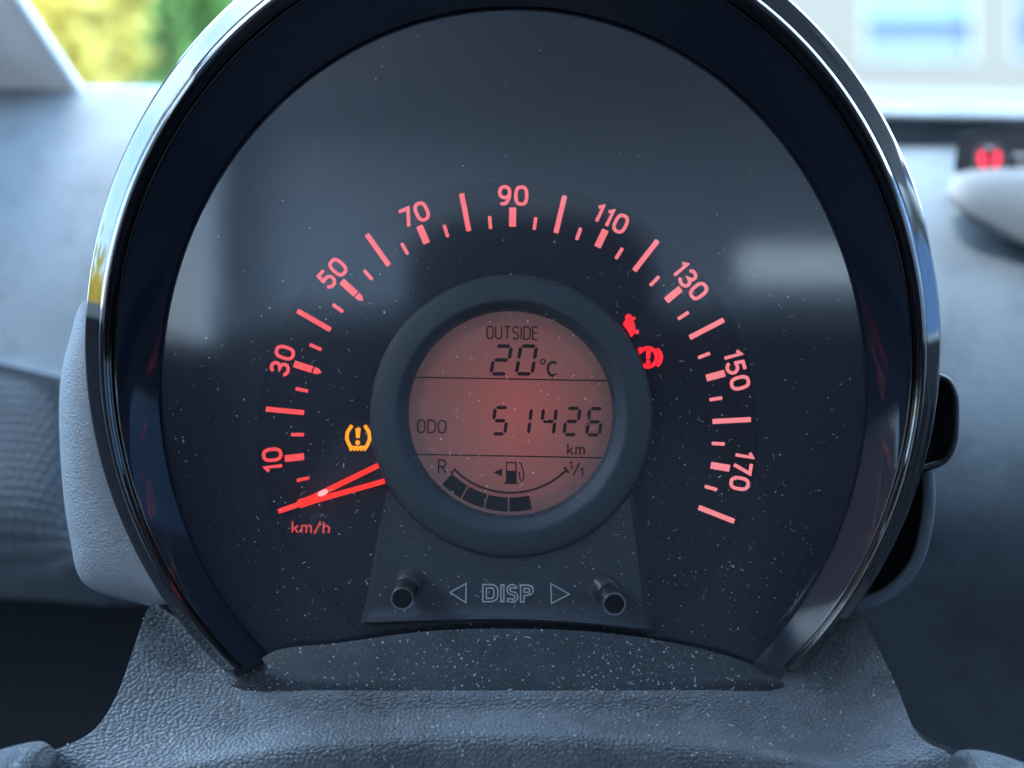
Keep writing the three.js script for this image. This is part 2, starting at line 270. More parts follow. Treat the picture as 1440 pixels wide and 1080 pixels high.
// pedestal below the display with the trip buttons
{
  const ped = surface([
    [[550, 692, 14], [630, 738, 15], [719, 752, 15], [805, 740, 15], [884, 696, 14]],
    [[535, 770, 13], [630, 784, 14], [717, 790, 14], [805, 785, 14], [896, 772, 13]],
    [[527, 825, 12], [625, 824, 12.5], [715, 824, 12.5], [808, 825, 12.5], [902, 832, 12]],
    [[521, 858, 13], [620, 855, 13.5], [714, 854, 13.5], [810, 857, 13.5], [907, 866, 13]],
    [[517, 869, 19], [619, 866, 20], [714, 865, 21], [811, 869, 21], [910, 878, 19]],
    [[515, 875, 27], [618, 871.5, 28], [714, 870.5, 28], [812, 875, 28], [912, 885, 27]],
    [[514, 878, 17], [617, 874.5, 17], [714, 873.5, 17], [813, 878, 17], [914, 888, 17]],
    [[513, 878, 2], [617, 874.5, 2], [714, 873.5, 2], [813, 878, 2], [915, 888, 2]]], 60, 50);
  const p = mesh('button_panel', ped, M.pod, cluster);
  const side = (pts) => loft([pts.map((q) => P(q[0], q[1], q[2])), pts.map((q) => P(q[0] + q[3], q[1], 0))]);
  mesh('panel_side', side([[550, 690, 14, -6], [535, 770, 14, -7], [527, 825, 12, -8], [521, 858, 13, -9], [515, 875, 21, -9]]), M.pod, p);
  mesh('panel_side', side([[884, 694, 14, 6], [896, 772, 14, 7], [902, 832, 12, 8], [907, 866, 13, 9], [912, 885, 21, 9]]), M.pod, p);
  // lettering: raised outlines
  const lw = 2, z = 12, t = 3.4, off = (x, y) => [679 + x, 822 + y];
  const line = (pts, c = true) => ribbon(pts.map(([x, y]) => off(x, y)), lw, z, t, c);
  const rr = (x, y, rx, ry, a0, a1) => arc(x, y, rx, ry, a0, a1, 9);
  const D2 = [line([[0, 0], [11, 0], ...rr(11, 8, 10, 8, -80, 0), ...rr(11, 16, 10, 8, 0, 80), [11, 24], [0, 24]]), line([[5, 5], [10, 5], ...rr(10, 9, 5.5, 5, -60, 0), ...rr(10, 15, 5.5, 5, 0, 60), [10, 19.5], [5, 19.5]])];
  const I2 = [line([[25.5, 0.3], [29.5, 0.3], [29.5, 24.3], [25.5, 24.3]])];
  const S2 = [line([...rr(41, 7, 7, 7, -20, -170), ...rr(41, 7.5, 7, 6.5, -180, -250), [42, 14.6], ...rr(42, 17.8, 3.2, 2.8, -60, 120), [35, 19.6], [34.5, 23.6], [41, 24.8], ...rr(42, 17.5, 7.2, 7, 80, -80), [40, 9.6], ...rr(41, 7, 3, 2.6, 150, 300), [47, 5.2]])];
  const P2 = [line([[53, 0.8], [63, 0.8], ...rr(63.5, 8, 7.5, 7, -80, 80), [58, 15.5], [58, 24.6], [53, 24.6]]), line([[58, 5.4], [62.5, 5.4], ...rr(63, 8.2, 2.8, 2.8, -80, 80), [58, 11]])];
  for (const g of [D2, I2, S2, P2]) mesh('letter', merged(g), M.emboss, p);
  mesh('arrow_symbol', ribbon([[633, 833], [655.5, 820.5], [655, 847.5]], 1.9, 12, 3.4, true), M.emboss, p);
  mesh('arrow_symbol', ribbon([[774.5, 820.5], [800.5, 835.5], [775.5, 848.5]], 1.9, 12, 3.4, true), M.emboss, p);
  // buttons
  const rod = (a, b, r0, r1, seg = 40) => { const A = P(...a), B = P(...b), dir = B.clone().sub(A), len = dir.length(), q = new THREE.Quaternion().setFromUnitVectors(new THREE.Vector3(0, 1, 0), dir.normalize()), pts = [[0, 0], [r0 * 0.999, 0], [r0, 0.02], [r1, 0.94], [r1 * 0.97, 0.985], [r1 * 0.9, 1], [0, 1]].map(([r, h]) => new THREE.Vector2(Math.max(r * U, 1e-7), h * len)); const g = new THREE.LatheGeometry(pts, seg); g.applyQuaternion(q); g.translate(A.x, A.y, A.z); return g; };
  for (const [b, m, t2] of [[[578, 817, 10], [572, 827, 44], [565.5, 842, 88]], [[848, 827, 10], [856, 836, 44], [864, 849.5, 88]]]) {
    const bt = mesh('trip_button', rod([b[0], b[1], 8], [b[0] + (t2[0] - b[0]) * 0.2, b[1] + (t2[1] - b[1]) * 0.2, 26], 21, 19), M.pod, cluster);
    mesh('button_shaft', rod([b[0], b[1], 20], [m[0], m[1], 52], 17, 16.4), M.buttonSide, bt);
    mesh('button_cap', rod(m, t2, 15.2, 14.6), M.button, bt);
    const cap = mesh('cap_edge', (() => { const g = new THREE.TorusGeometry(14.2 * U, 0.9 * U, 10, 48); const c = P(...t2); g.translate(c.x, c.y, c.z - 0.3 * U); return g; })(), std(0.2, 0.22, 0.25, 0.3), bt); void cap;
  }
}
// display with its raised ring
const RC = [719, 585.5];
{
  const prof = [[199, 0], [199, 16], [197.5, 21], [193, 24], [180, 26], [166, 27.5], [161, 26.5], [158, 24], [149, 16], [144, 11], [143, 8]];
  const rows = prof.map(([r, z], k) => { const q = Math.max(0, Math.min(1, (166 - r) / 22)), cx = RC[0] - q, cy = RC[1] - 4.5 * q; return Array.from({ length: 145 }, (_, i) => { const a = i / 144 * 2 * Math.PI; return P(cx + r * Math.cos(a), cy - r * Math.sin(a), z); }); });
  mesh('display_ring', loft(rows, true), M.pod, cluster);
  const Z = 9, LC = [718, 581];
  const n = 128, em = texture(n, (u, v) => { const dx = (u - 0.53) / 0.30, dy = (v - 0.5) / 0.36, k = Math.exp(-(dx * dx + dy * dy)), e = Math.hypot(u - 0.5, v - 0.5) > 0.44 ? 0.75 : 1; return [(0.40 + 0.24 * k) * e, (0.21 + 0.05 * k) * e, (0.19 + 0.04 * k) * e]; });
  em.colorSpace = THREE.SRGBColorSpace; em.wrapS = em.wrapT = THREE.ClampToEdgeWrapping;
  const R = 144, rows2 = [0.01, R / 2, R].map((r) => Array.from({ length: 97 }, (_, i) => { const a = i / 96 * 2 * Math.PI; return P(LC[0] + r * Math.cos(a), LC[1] - r * Math.sin(a), Z); }));
  const g = loft(rows2, true), uv = g.attributes.uv; let q = 0; for (const r of [0.01, R / 2, R]) for (let i = 0; i < 97; i++) { const a = i / 96 * 2 * Math.PI; uv.setXY(q++, 0.5 + 0.5 * r / R * Math.cos(a), 0.5 + 0.5 * r / R * Math.sin(a)); }
  const lcd = mesh('display_screen', g, std(0.23, 0.175, 0.15, 0.5, { emissive: new THREE.Color(1, 1, 1), emissiveMap: em, emissiveIntensity: 0.2 }), cluster);
  const z = Z + 0.4, t = 0.7, put = (name, geo) => mesh(name, geo, M.ink, lcd);
  put('divider', ribbon([[577, 530.3], [720, 533], [858, 535.6]], 1.8, z, t)); put('divider', ribbon([[585, 639], [720, 641.4], [852, 644]], 1.8, z, t));
  put('display_text', text('OUTSIDE', 720.5, 468, 17.5, 2.1, { z, t, rot: -1, gap: 0.2, wide: 0.82 }));
  put('display_text', text('ODO', 607, 599.7, 17.5, 2.1, { z, t, rot: -1, gap: 0.24, wide: 1.0 }));
  put('display_text', text('km', 810, 632, 14.5, 2.2, { z, t, rot: -1, gap: 0.28 }));
  put('display_text', text('R', 622, 656, 18.5, 2.4, { z, t, rot: -1 }));
  put('display_text', merged([text('1', 802.5, 654.5, 11, 2.2, { z, t }), text('/', 810.5, 660, 16, 2.2, { z, t, wide: 1.1 }), text('1', 818, 664, 11, 2.2, { z, t })]));
  put('display_text', merged([text('C', 777, 518.6, 19, 3.7, { z, t, rot: -1, wide: 1.15 }), ribbon(disc(763.6, 508.5, 3.2, 16), 1.9, z, t, true)]));
  const SEG = { 0: 'abcdef', 1: 'bc', 2: 'abged', 4: 'fgbc', 5: 'afgcd', 6: 'afgedc' };
  function digit(ch, x, y, w, h, sk, s) {          // x, y: lower left
    const c = { a: [[0, 1], [1, 1]], b: [[1, 1], [1, 0.5]], c: [[1, 0.5], [1, 0]], d: [[0, 0], [1, 0]], e: [[0, 0.5], [0, 0]], f: [[0, 1], [0, 0.5]], g: [[0, 0.5], [1, 0.5]] };
    return merged([...SEG[ch]].map((k) => { let [p, q2] = c[k].map(([u, v]) => [u * w, v * h]); const l = Math.hypot(q2[0] - p[0], q2[1] - p[1]), d = [(q2[0] - p[0]) / l, (q2[1] - p[1]) / l], nn = [-d[1], d[0]]; const g0 = 1.1;
      const at = (f, o) => { const px = p[0] + d[0] * f + nn[0] * o, py = p[1] + d[1] * f + nn[1] * o; return [x + px + sk * py, y - py + 0.018 * px]; };
      return poly([at(g0, 0), at(g0 + s / 2, s / 2), at(l - g0 - s / 2, s / 2), at(l - g0, 0), at(l - g0 - s / 2, -s / 2), at(g0 + s / 2, -s / 2)], z, t); }));
  }
  for (const [ch, x] of [[2, 690.5], [0, 726]]) put('display_digit', digit(ch, x, 525.5, 22, 39, 0.17, 5.2));
  for (const [ch, x, y] of [[5, 692, 610], [1, 725, 610.5], [4, 760, 611], [2, 793, 611], [6, 825, 611.5]]) put('display_digit', digit(ch, x, y, 18, 37, 0.12, 4.8));
  put('gauge_arc', merged([ribbon(arc(LC[0], LC[1], 112, 112, 134.5, 45, 44), 3, z, t), ribbon([[634, 666], [640.5, 659]], 3, z, t + 0.1), ribbon([[793.5, 657], [800, 665]], 3, z, t + 0.1)]));
  for (let k = 0; k < 4; k++) { const a = 134 - k * 14.4; put('fuel_block', poly([...arc(LC[0], LC[1], 118.5, 118.5, a, a - 13.4, 8), ...arc(LC[0], LC[1], 138.5, 138.5, a - 13.4, a, 8)], z, t)); }
  put('fuel_pump_symbol', merged([poly([[711.5, 662], [726.5, 662], [726.5, 679], [711.5, 679]], z, t), ribbon([[712.5, 662], [712.5, 650.5], [725.5, 650.5], [725.5, 662]], 2, z, t + 0.1), ribbon([[709, 679.5], [729, 679.5]], 2.2, z, t + 0.2), ribbon([[728, 664], [730.5, 665], [731, 674], [734, 676], [736.5, 673], [736, 663], [733, 652.5], [730, 650]], 1.7, z, t + 0.1)]));
  put('arrow_symbol', poly([[694, 664.3], [706, 658.8], [706, 670]], z, t));
}
// housing shell behind the rim, seen on both flanks
{
  const strip = (rows, n = 50, m = 24) => surface(rows, n, m);
  const left = strip([
    [[150, 400, 20], [150, 520, 20], [150, 640, 20], [178, 740, 20], [215, 800, 20], [258, 858, 20]],
    [[124, 415, 10], [120, 520, 18], [124, 640, 20], [146, 745, 20], [180, 800, 18], [240, 850, 14]],
    [[112, 430, -6], [100, 520, 6], [102, 640, 10], [118, 748, 8], [140, 802, 4], [228, 850, 0]],
    [[106, 445, -24], [89, 525, -14], [89, 640, -10], [103, 752, -12], [124, 815, -16], [220, 853, -14]],
    [[108, 450, -50], [86, 530, -50], [85, 640, -45], [98, 755, -45], [118, 820, -45], [215, 854, -40]],
    [[140, 450, -180], [110, 530, -180], [110, 640, -180], [120, 755, -180], [150, 810, -180], [230, 845, -180]]]);
  const h = mesh('housing', left, M.housing, cluster);
  tag(h, 'pale grey left flank of the housing');
  const rimStrip = (c, w, z) => { const cc = spline(c.map((p) => [p[0], p[1], 0]), 40), rows = [[-0.5, -14], [-0.42, -3], [-0.2, 2], [0.2, 2], [0.42, -3], [0.5, -14], [0.3, -90]].map(() => []); cc.forEach((p, i) => { const a = cc[Math.max(0, i - 1)], b = cc[Math.min(39, i + 1)], l = Math.hypot(b.x - a.x, b.y - a.y), nx = (b.y - a.y) / l, ny = -(b.x - a.x) / l; [[-0.5, -40], [-0.46, -6], [-0.3, 0], [0.2, 2], [0.44, -4], [0.5, -14], [0.3, -90]].forEach(([o, dz], k) => rows[k].push(P(p.x + nx * w * o, p.y + ny * w * o, z + dz))); }); return loft(rows); };
  const r = mesh('bracket', rimStrip([[1304, 664], [1306, 700], [1301, 745], [1290, 785], [1270, 815], [1240, 838], [1205, 850]], 20, -20), M.housingDark, cluster);
  mesh('bracket_shade', poly([[1200, 660], [1304, 660], [1304, 720], [1296, 780], [1270, 815], [1205, 850], [1180, 800]].map((p) => p), -70, 4), M.black, r);  // black plate paints the shade inside the hollow bracket
  const s = mesh('mounting_socket', rimStrip([[1318, 528], [1333, 535], [1343, 555], [1344.5, 590], [1341, 625], [1328, 648], [1296, 661]], 9, -30), std(0.03, 0.036, 0.044, 0.5), cluster);
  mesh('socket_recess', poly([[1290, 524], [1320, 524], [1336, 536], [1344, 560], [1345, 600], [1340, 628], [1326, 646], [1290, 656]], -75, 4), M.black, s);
  mesh('back_shell', loft([[1.0, -20], [1.02, -60], [0.9, -260]].map(([k, z]) => Array.from({ length: 97 }, (_, i) => { const e = ell(721, 480, 560 * k, 590 * k, i / 96 * 2 * Math.PI); return P(e[0], Math.min(e[1], 900), z); }), true), true), M.black, cluster);
}

// ---------------------------------------------------------------- steering column cover
const cover = thing('steering_column_cover', 'grained dark grey plastic steering column cover with raised ears, in front of the speedometer', 'column cover', P(720, 1080, 60));
const coverGeo = surface([
  [[218, 848, 10], [262, 880, 6], [296, 912, 4], [326, 940, 10], [346, 966, 26], [430, 970, 44], [560, 971, 51], [720, 971, 53], [880, 971, 51], [1010, 970, 44], [1088, 966, 26], [1108, 940, 10], [1134, 912, 4], [1164, 882, 6], [1204, 862, 10]],
  [[207, 858, 22], [240, 892, 14], [272, 924, 12], [302, 956, 22], [330, 975, 34], [425, 979, 50], [560, 980, 56], [720, 980, 58], [880, 980, 56], [1015, 979, 50], [1100, 976, 34], [1132, 956, 22], [1160, 924, 12], [1188, 894, 14], [1215, 872, 22]],
  [[190, 905, 42], [212, 930, 40], [240, 958, 40], [278, 985, 44], [325, 999, 50], [430, 1000, 56], [560, 999, 60], [720, 998, 62], [880, 999, 60], [1020, 1001, 56], [1108, 1001, 50], [1152, 986, 44], [1190, 960, 40], [1216, 932, 40], [1232, 905, 42]],
  [[162, 982, 58], [190, 1002, 60], [225, 1018, 62], [272, 1028, 64], [330, 1030, 66], [440, 1020, 70], [560, 1013, 73], [720, 1010, 74], [880, 1013, 73], [1000, 1021, 70], [1100, 1032, 66], [1156, 1028, 64], [1200, 1014, 62], [1235, 998, 60], [1262, 968, 58]],
  [[128, 1030, 90], [160, 1042, 91], [205, 1052, 91], [262, 1056, 91], [330, 1050, 91], [450, 1035, 92], [590, 1026, 93], [720, 1023, 94], [850, 1026, 93], [990, 1036, 92], [1100, 1055, 91], [1160, 1062, 91], [1210, 1054, 91], [1255, 1046, 91], [1292, 1034, 90]],
  [[62, 1062, 112], [110, 1074, 112], [170, 1082, 112], [240, 1078, 111], [330, 1062, 110], [460, 1045, 110], [600, 1035, 110], [720, 1032, 110], [840, 1035, 110], [980, 1047, 110], [1100, 1067, 110], [1180, 1080, 111], [1240, 1078, 112], [1290, 1070, 112], [1338, 1062, 112]],
  [[20, 1090, 116], [80, 1110, 116], [150, 1112, 116], [230, 1096, 115], [330, 1076, 114], [465, 1056, 114], [600, 1046, 114], [720, 1043, 114], [840, 1046, 114], [975, 1058, 114], [1100, 1081, 114], [1190, 1096, 115], [1255, 1106, 116], [1310, 1104, 116], [1370, 1090, 116]],
  [[0, 1190, 112], [70, 1200, 112], [150, 1200, 112], [230, 1180, 110], [330, 1150, 108], [465, 1125, 106], [600, 1110, 104], [720, 1105, 104], [840, 1110, 104], [975, 1125, 106], [1100, 1150, 108], [1190, 1180, 110], [1255, 1200, 112], [1310, 1200, 112], [1390, 1190, 112]]], 1300, 330);
displace(planarUV(coverGeo), pebble, 0.00034, 0.00115);
const coverTop = mesh('cover_shell', coverGeo, M.cover, cover);
for (const s of [0, 1]) {                           // outer cheeks, falling away from the silhouette
  const e = [[218, 848, 10], [207, 858, 22], [190, 905, 42], [162, 982, 58], [128, 1030, 90], [62, 1062, 112], [20, 1090, 116], [0, 1190, 112]].map(([x, y, z]) => s ? [1420 - x + (y < 870 ? 0 : 0), y + (y < 870 ? 14 : y < 920 ? 0 : 0), z] : [x, y, z]);
  const d = s ? -1 : 1;
  mesh('cover_cheek', surface([e, e.map(([x, y, z]) => [x + d * 6, y + 6, z - 14]), e.map(([x, y, z]) => [x + d * 20, y + 60, z - 90]), e.map(([x, y, z]) => [x + d * 40, y + 200, z - 160])], 40, 16), M.cover, cover);
}
// smooth sill between the column cover and the lens
const sillGeo = surface([
  [[322, 962, 22], [347, 944, 32], [385, 916, 34], [470, 905, 34], [600, 888, 34], [719, 884, 34], [850, 890, 34], [960, 907, 34], [1040, 928, 34], [1078, 946, 32], [1108, 964, 22]],
  [[323, 965, 24], [349, 950, 35], [390, 925, 37], [475, 914, 37], [602, 899, 37], [719, 895, 37], [848, 901, 37], [956, 916, 37], [1036, 936, 37], [1076, 951, 35], [1107, 966, 24]],
  [[324, 968, 24], [353, 958, 37], [396, 946, 42], [480, 940, 43], [604, 934, 43], [719, 932, 43], [846, 935, 43], [952, 941, 43], [1032, 951, 42], [1073, 960, 37], [1106, 969, 24]],
  [[326, 972, 24], [356, 966, 36], [402, 962, 44], [485, 962, 48], [606, 962, 49], [719, 962, 50], [844, 962, 49], [948, 962, 48], [1028, 963, 44], [1070, 967, 36], [1104, 972, 24]],
  [[330, 982, 16], [358, 978, 30], [404, 977, 41], [486, 977, 48], [606, 977, 51], [719, 977, 52], [844, 977, 51], [948, 977, 48], [1026, 978, 41], [1068, 979, 30], [1100, 982, 16]]], 160, 50);
const sill = mesh('sill', sillGeo, M.sill, cover);

// ---------------------------------------------------------------- dashboard
const dashboard = thing('dashboard', 'wide grey plastic dashboard stretching behind the speedometer below the windscreen', 'dashboard', P(720, 600, -900));
const xr = (xs, y, z, dy = 0) => xs.map((x, i) => [x, y + (Array.isArray(dy) ? dy[i] : 0), z]);
{
  const X = [-420, -150, 0, 80, 250, 480, 760];
  mesh('dash_pad', surface([xr(X, 122, -1500), xr(X, 121, -1380), xr(X, 127, -1300), xr(X, 150, -1220), xr(X, 250, -1010), xr(X, 390, -830), [[-420, 420, -740], [-150, 475, -740], [0, 505, -740], [80, 524, -740], [250, 560, -740], [480, 590, -740], [760, 600, -740]], [[-420, 428, -726], [-150, 483, -726], [0, 512, -726], [80, 530, -726], [250, 566, -726], [480, 596, -726], [760, 606, -726]], [[-420, 432, -745], [-150, 486, -745], [0, 515, -745], [80, 533, -745], [250, 568, -745], [480, 598, -745], [760, 608, -745]]], 90, 110), M.dash, dashboard);
  mesh('textured_panel', displace(planarUV(surface([
    [[-420, 426, -760], [-150, 482, -760], [-20, 508, -760], [50, 524, -762], [86, 536, -775], [110, 560, -800], [140, 600, -840]],
    [[-420, 436, -735], [-150, 492, -735], [-20, 518, -735], [44, 534, -738], [80, 546, -752], [106, 570, -790], [136, 610, -840]],
    [[-420, 560, -722], [-150, 590, -722], [-20, 610, -722], [44, 620, -726], [84, 626, -742], [112, 636, -785], [142, 650, -840]],
    [[-420, 700, -728], [-150, 710, -728], [-20, 718, -728], [50, 724, -734], [92, 730, -752], [125, 738, -790], [160, 750, -850]],
    [[-420, 770, -775], [-150, 775, -775], [-20, 780, -775], [60, 785, -780], [110, 790, -775], [145, 800, -820], [180, 810, -880]],
    [[-420, 830, -860], [-150, 835, -860], [-20, 840, -860], [70, 845, -860], [130, 850, -870], [170, 850, -900], [220, 850, -950]]], 620, 240)), studs, 0.0011, 0.0032), M.dashWeave, dashboard);
  mesh('knee_panel', surface([xr(X, 800, -900), xr(X, 860, -980), xr(X, 1000, -1150), xr(X, 1300, -1300)], 40, 24), M.under, dashboard);  // shade under the dash is put into this sheet's dark colour
  // right side
  const XR = [900, 1100, 1240, 1340, 1440, 1700, 2300, 3000], t = XR.map((x) => (x - 1240) * 0.026);
  mesh('windscreen_ledge', surface([xr(XR, 121, -1560, t), xr(XR, 122, -1520, t), xr(XR, 126, -1490, t), xr(XR, 135, -1440, t), xr(XR, 139, -1425, t)], 60, 30), std(0.11, 0.12, 0.125, 0.6), dashboard);
  mesh('dash_ledge', surface([xr(XR, 137, -1460, t), xr(XR, 139, -1400, t), xr(XR, 150, -1330, t), xr(XR, 160, -1290, t), xr(XR, 165, -1290, t), xr(XR, 168, -1305, t), xr(XR, 170, -1350, t)], 60, 50), M.dash, dashboard);
  mesh('dash_recess', surface([xr(XR, 166, -1345, t), xr(XR, 185, -1350, t), xr(XR, 202, -1345, t), xr(XR, 208, -1335, t)], 60, 20), M.dash, dashboard);
  mesh('console_pad', surface([xr(XR, 203, -1410), xr(XR, 206, -1320), xr(XR, 220, -1230), xr(XR, 240, -1160), xr(XR, 330, -1000), xr(XR, 460, -860), xr(XR, 620, -760), xr(XR, 720, -745), xr(XR, 790, -775), xr(XR, 860, -850), xr(XR, 960, -1010), xr(XR, 1100, -1200), xr(XR, 1400, -1350)], 70, 110), M.dash, dashboard);
}
// centre console pod and warning lamp unit
const consolePod = thing('console_pod', 'smooth pale grey top of the centre console pod at the right edge', 'console pod', P(1440, 300, -900));
{
  const c = [[[1332, 262, -1005], [1336, 252, -1005], [1350, 242, -1000], [1385, 237, -995], [1440, 236, -995], [1560, 240, -995]],
    [[1331, 265, -975], [1338, 258, -970], [1356, 250, -965], [1390, 247, -960], [1440, 250, -960], [1560, 262, -960]],
    [[1331, 269, -960], [1342, 272, -950], [1362, 274, -940], [1394, 278, -935], [1440, 292, -930], [1560, 320, -925]],
    [[1333, 274, -955], [1346, 288, -940], [1366, 300, -930], [1400, 318, -925], [1442, 340, -920], [1560, 384, -915]],
    [[1334, 277, -957], [1347, 292, -943], [1367, 305, -933], [1401, 323, -928], [1443, 345, -923], [1560, 390, -918]],
    [[1336, 280, -1005], [1350, 296, -1000], [1370, 309, -995], [1404, 328, -990], [1446, 350, -985], [1560, 395, -985]]];
  mesh('pod_top', surface(c, 60, 60), std(0.17, 0.19, 0.2, 0.5), consolePod);
}
const lamp = thing('warning_lamp_unit', 'small black lamp unit with two red lit marks, above the console pod at right', 'lamp unit', P(1390, 245, -960));
{
  const out = [[1345, 262], [1342, 230], [1346, 205], [1358, 192], [1378, 186], [1420, 183], [1600, 183], [1600, 262]];
  mesh('lamp_body', merged([poly(out, -1100, 96)]), std(0.02, 0.024, 0.03, 0.5), lamp);
  mesh('lamp_outline', ribbon([[1371, 246], [1370, 225], [1374, 209], [1382, 204], [1402, 204], [1410, 209], [1414, 225], [1413, 246]], 1.8, -1003, 1), std(0.2, 0.22, 0.24, 0.5), lamp);
  const r = glow(1, 0.008, 0.06, 0.5);
  mesh('red_mark', poly(arc(1381, 224, 7, 13, 0, 345, 24).map(([x, y], i) => [x + (y > 224 ? 1 : -0.5), y]), -1003, 2), r, lamp);
  mesh('red_mark', poly(arc(1401.5, 224, 7, 13, 0, 345, 24).map(([x, y]) => [x + (y > 224 ? -1 : 0.5), y]), -1003, 2), r, lamp);
  const g = std(0.3, 0.33, 0.38, 0.6);
  mesh('print', merged([ribbon([[1384, 208], [1398, 208]], 5, -1003, 0.8), ribbon([[1424, 217], [1452, 219]], 7, -1003, 0.8), ribbon([[1429, 230], [1452, 232]], 6, -1003, 0.8)]), g, lamp);
}
// control stalks peeping up in front
function stalk(label, pts, r) {
  const g = thing('control_stalk', label, 'stalk', P(pts[0][0], pts[0][1], pts[0][2]), null);
  const c = new THREE.CatmullRomCurve3(pts.map((p) => P(...p))), rows = [], n = 40;
  for (let i = 0; i < n; i++) { const u = i / (n - 1), p = c.getPoint(u), t = c.getTangent(u), up = new THREE.Vector3(0, 1, 0), s = t.clone().cross(up).normalize(), q = s.clone().cross(t).normalize(), k = r * U * (i < 1 ? 0.02 : i < 4 ? 0.7 + 0.1 * i : 1 + 0.15 * Math.sin(u * 5)); rows.push(Array.from({ length: 33 }, (_, j) => { const a = j / 32 * 2 * Math.PI; return p.clone().addScaledVector(s, k * 1.5 * Math.cos(a)).addScaledVector(q, k * Math.sin(a)); })); }
  mesh('stalk_arm', loft(rows, true), M.stalk, g);
}
stalk('grey grained stalk end at the lower left corner beside the column cover', [[70, 1078, 150], [20, 1092, 150], [-60, 1112, 150], [-300, 1150, 150]], 32);
stalk('dark grey stalk end at the lower right corner beside the column cover', [[1344, 1092, 150], [1390, 1098, 150], [1470, 1118, 150], [1700, 1160, 150]], 30);

// ---------------------------------------------------------------- car cabin round the dashboard
const cabin = thing('car_cabin', 'pale trimmed car body with its windscreen pillar showing at upper left', 'car', new THREE.Vector3(0.25, -0.6, 0.6));
const box = (x0, x1, y0, y1, z0, z1) => { const g = new THREE.BoxGeometry(x1 - x0, y1 - y0, z1 - z0); g.translate((x0 + x1) / 2, (y0 + y1) / 2, (z0 + z1) / 2); return g; };
{
  const prow = (y, z) => { const e = 36 + y * 0.66; return [[e - 600, y, z - 120], [e - 160, y, z - 30], [e - 62, y, z - 10], [e - 40, y, z + 6], [e - 24, y, z + 16], [e - 10, y, z + 10], [e - 2, y, z - 8], [e, y, z - 40], [e - 20, y, z - 120]]; };
  mesh('windscreen_pillar', surface([prow(150, -1330), prow(128, -1310), prow(60, -1210), prow(-60, -1060), prow(-300, -760), prow(-900, -200)], 60, 50), M.trim, cabin);
  { const q = [[1.0, 0.1, -0.46], [1.0, 0.44, -0.02]].map((p) => new THREE.Vector3(...p)); mesh('windscreen_pillar', new THREE.TubeGeometry(new THREE.LineCurve3(q[0], q[1]), 4, 0.05, 16), M.trim, cabin); }
  const X0 = -0.46, X1 = 1.02, R = 0.43;
  mesh('roof', box(X0 - 0.04, X1 + 0.04, R, R + 0.04, 0.06, 1.7), M.lining, cabin);
  mesh('floor', box(X0 - 0.04, X1 + 0.04, -0.64, -0.6, -0.6, 1.7), M.seat, cabin);
  mesh('bulkhead', box(X0 - 0.04, X1 + 0.04, -0.6, 0.02, -0.66, -0.6), M.seat, cabin);
  for (const [a, b] of [[X0 - 0.04, X0], [X1, X1 + 0.04]]) {
    const d = mesh('side_door', box(a, b, -0.6, 0.05, -0.6, 1.7), M.seat, cabin);
    mesh('door_cap', box(a - 0.002, b + 0.002, 0.05, 0.065, -0.45, 1.7), M.trim, d);
    mesh('door_pillar', box(a, b, 0.065, R, 0.7, 0.82), M.lining, cabin);
    mesh('door_pillar', box(a, b, 0.065, R, 1.56, 1.7), M.lining, cabin);
    mesh('side_window', box((a + b) / 2 - 0.002, (a + b) / 2 + 0.002, 0.065, R, -0.3, 1.56).index ? (() => { const g = new THREE.PlaneGeometry(1.6, R - 0.065); g.rotateY(Math.PI / 2); g.translate((a + b) / 2, (R + 0.065) / 2, 0.75); return g; })() : null, M.glass, cabin);
  }
  mesh('added_visor', box(0.26, 0.98, 0.405, 0.425, -0.1, 0.06), M.lining, cabin);  // unseen, added to cut the sky reflection in the right rim
  const RZ = 1.66;
  mesh('rear_panel', merged([box(X0, X1, -0.6, 0.165, RZ, RZ + 0.04), box(X0, X1, 0.232, R, RZ, RZ + 0.04), box(X0, 0.375, 0.165, 0.232, RZ, RZ + 0.04), box(0.9, X1, 0.165, 0.232, RZ, RZ + 0.04)]), M.lining, cabin);
  mesh('rear_seat', box(X0 + 0.05, X1 - 0.05, -0.4, 0.08, 1.4, 1.6), M.seat, cabin);
  mesh('parcel_shelf', box(X0, X1, 0.08, 0.12, 1.5, RZ), std(0.2, 0.21, 0.22, 0.9), cabin);
  const pillow = (cx, cy, cz, w, h, d) => { const g = new THREE.SphereGeometry(1, 40, 28), p = g.attributes.position, f = (v, e) => Math.sign(v) * Math.abs(v) ** e; for (let i = 0; i < p.count; i++) p.setXYZ(i, cx + f(p.getX(i), 0.55) * w / 2, cy + f(p.getY(i), 0.55) * h / 2, cz + p.getZ(i) * d / 2); g.computeVertexNormals(); return g; };
  for (const x of [0.02, 0.6]) { const b = mesh('front_seat', pillow(x, -0.33, 0.95, 0.5, 0.62, 0.2), M.seat, cabin); mesh('headrest', pillow(x, 0.08, 0.98, 0.27, 0.2, 0.12), M.seat, b); }
  const ws = new THREE.BufferGeometry(); const q = [[X0, 0.12, -0.48], [X1, 0.12, -0.48], [X1, R + 0.01, 0.06], [X0, R + 0.01, 0.06]].flat();
  ws.setAttribute('position', new THREE.Float32BufferAttribute(q, 3)); ws.setAttribute('uv', new THREE.Float32BufferAttribute([0, 0, 1, 0, 1, 1, 0, 1], 2)); ws.setIndex([0, 1, 2, 0, 2, 3]); ws.computeVertexNormals();
  mesh('windscreen', ws, M.glass, cabin);
}

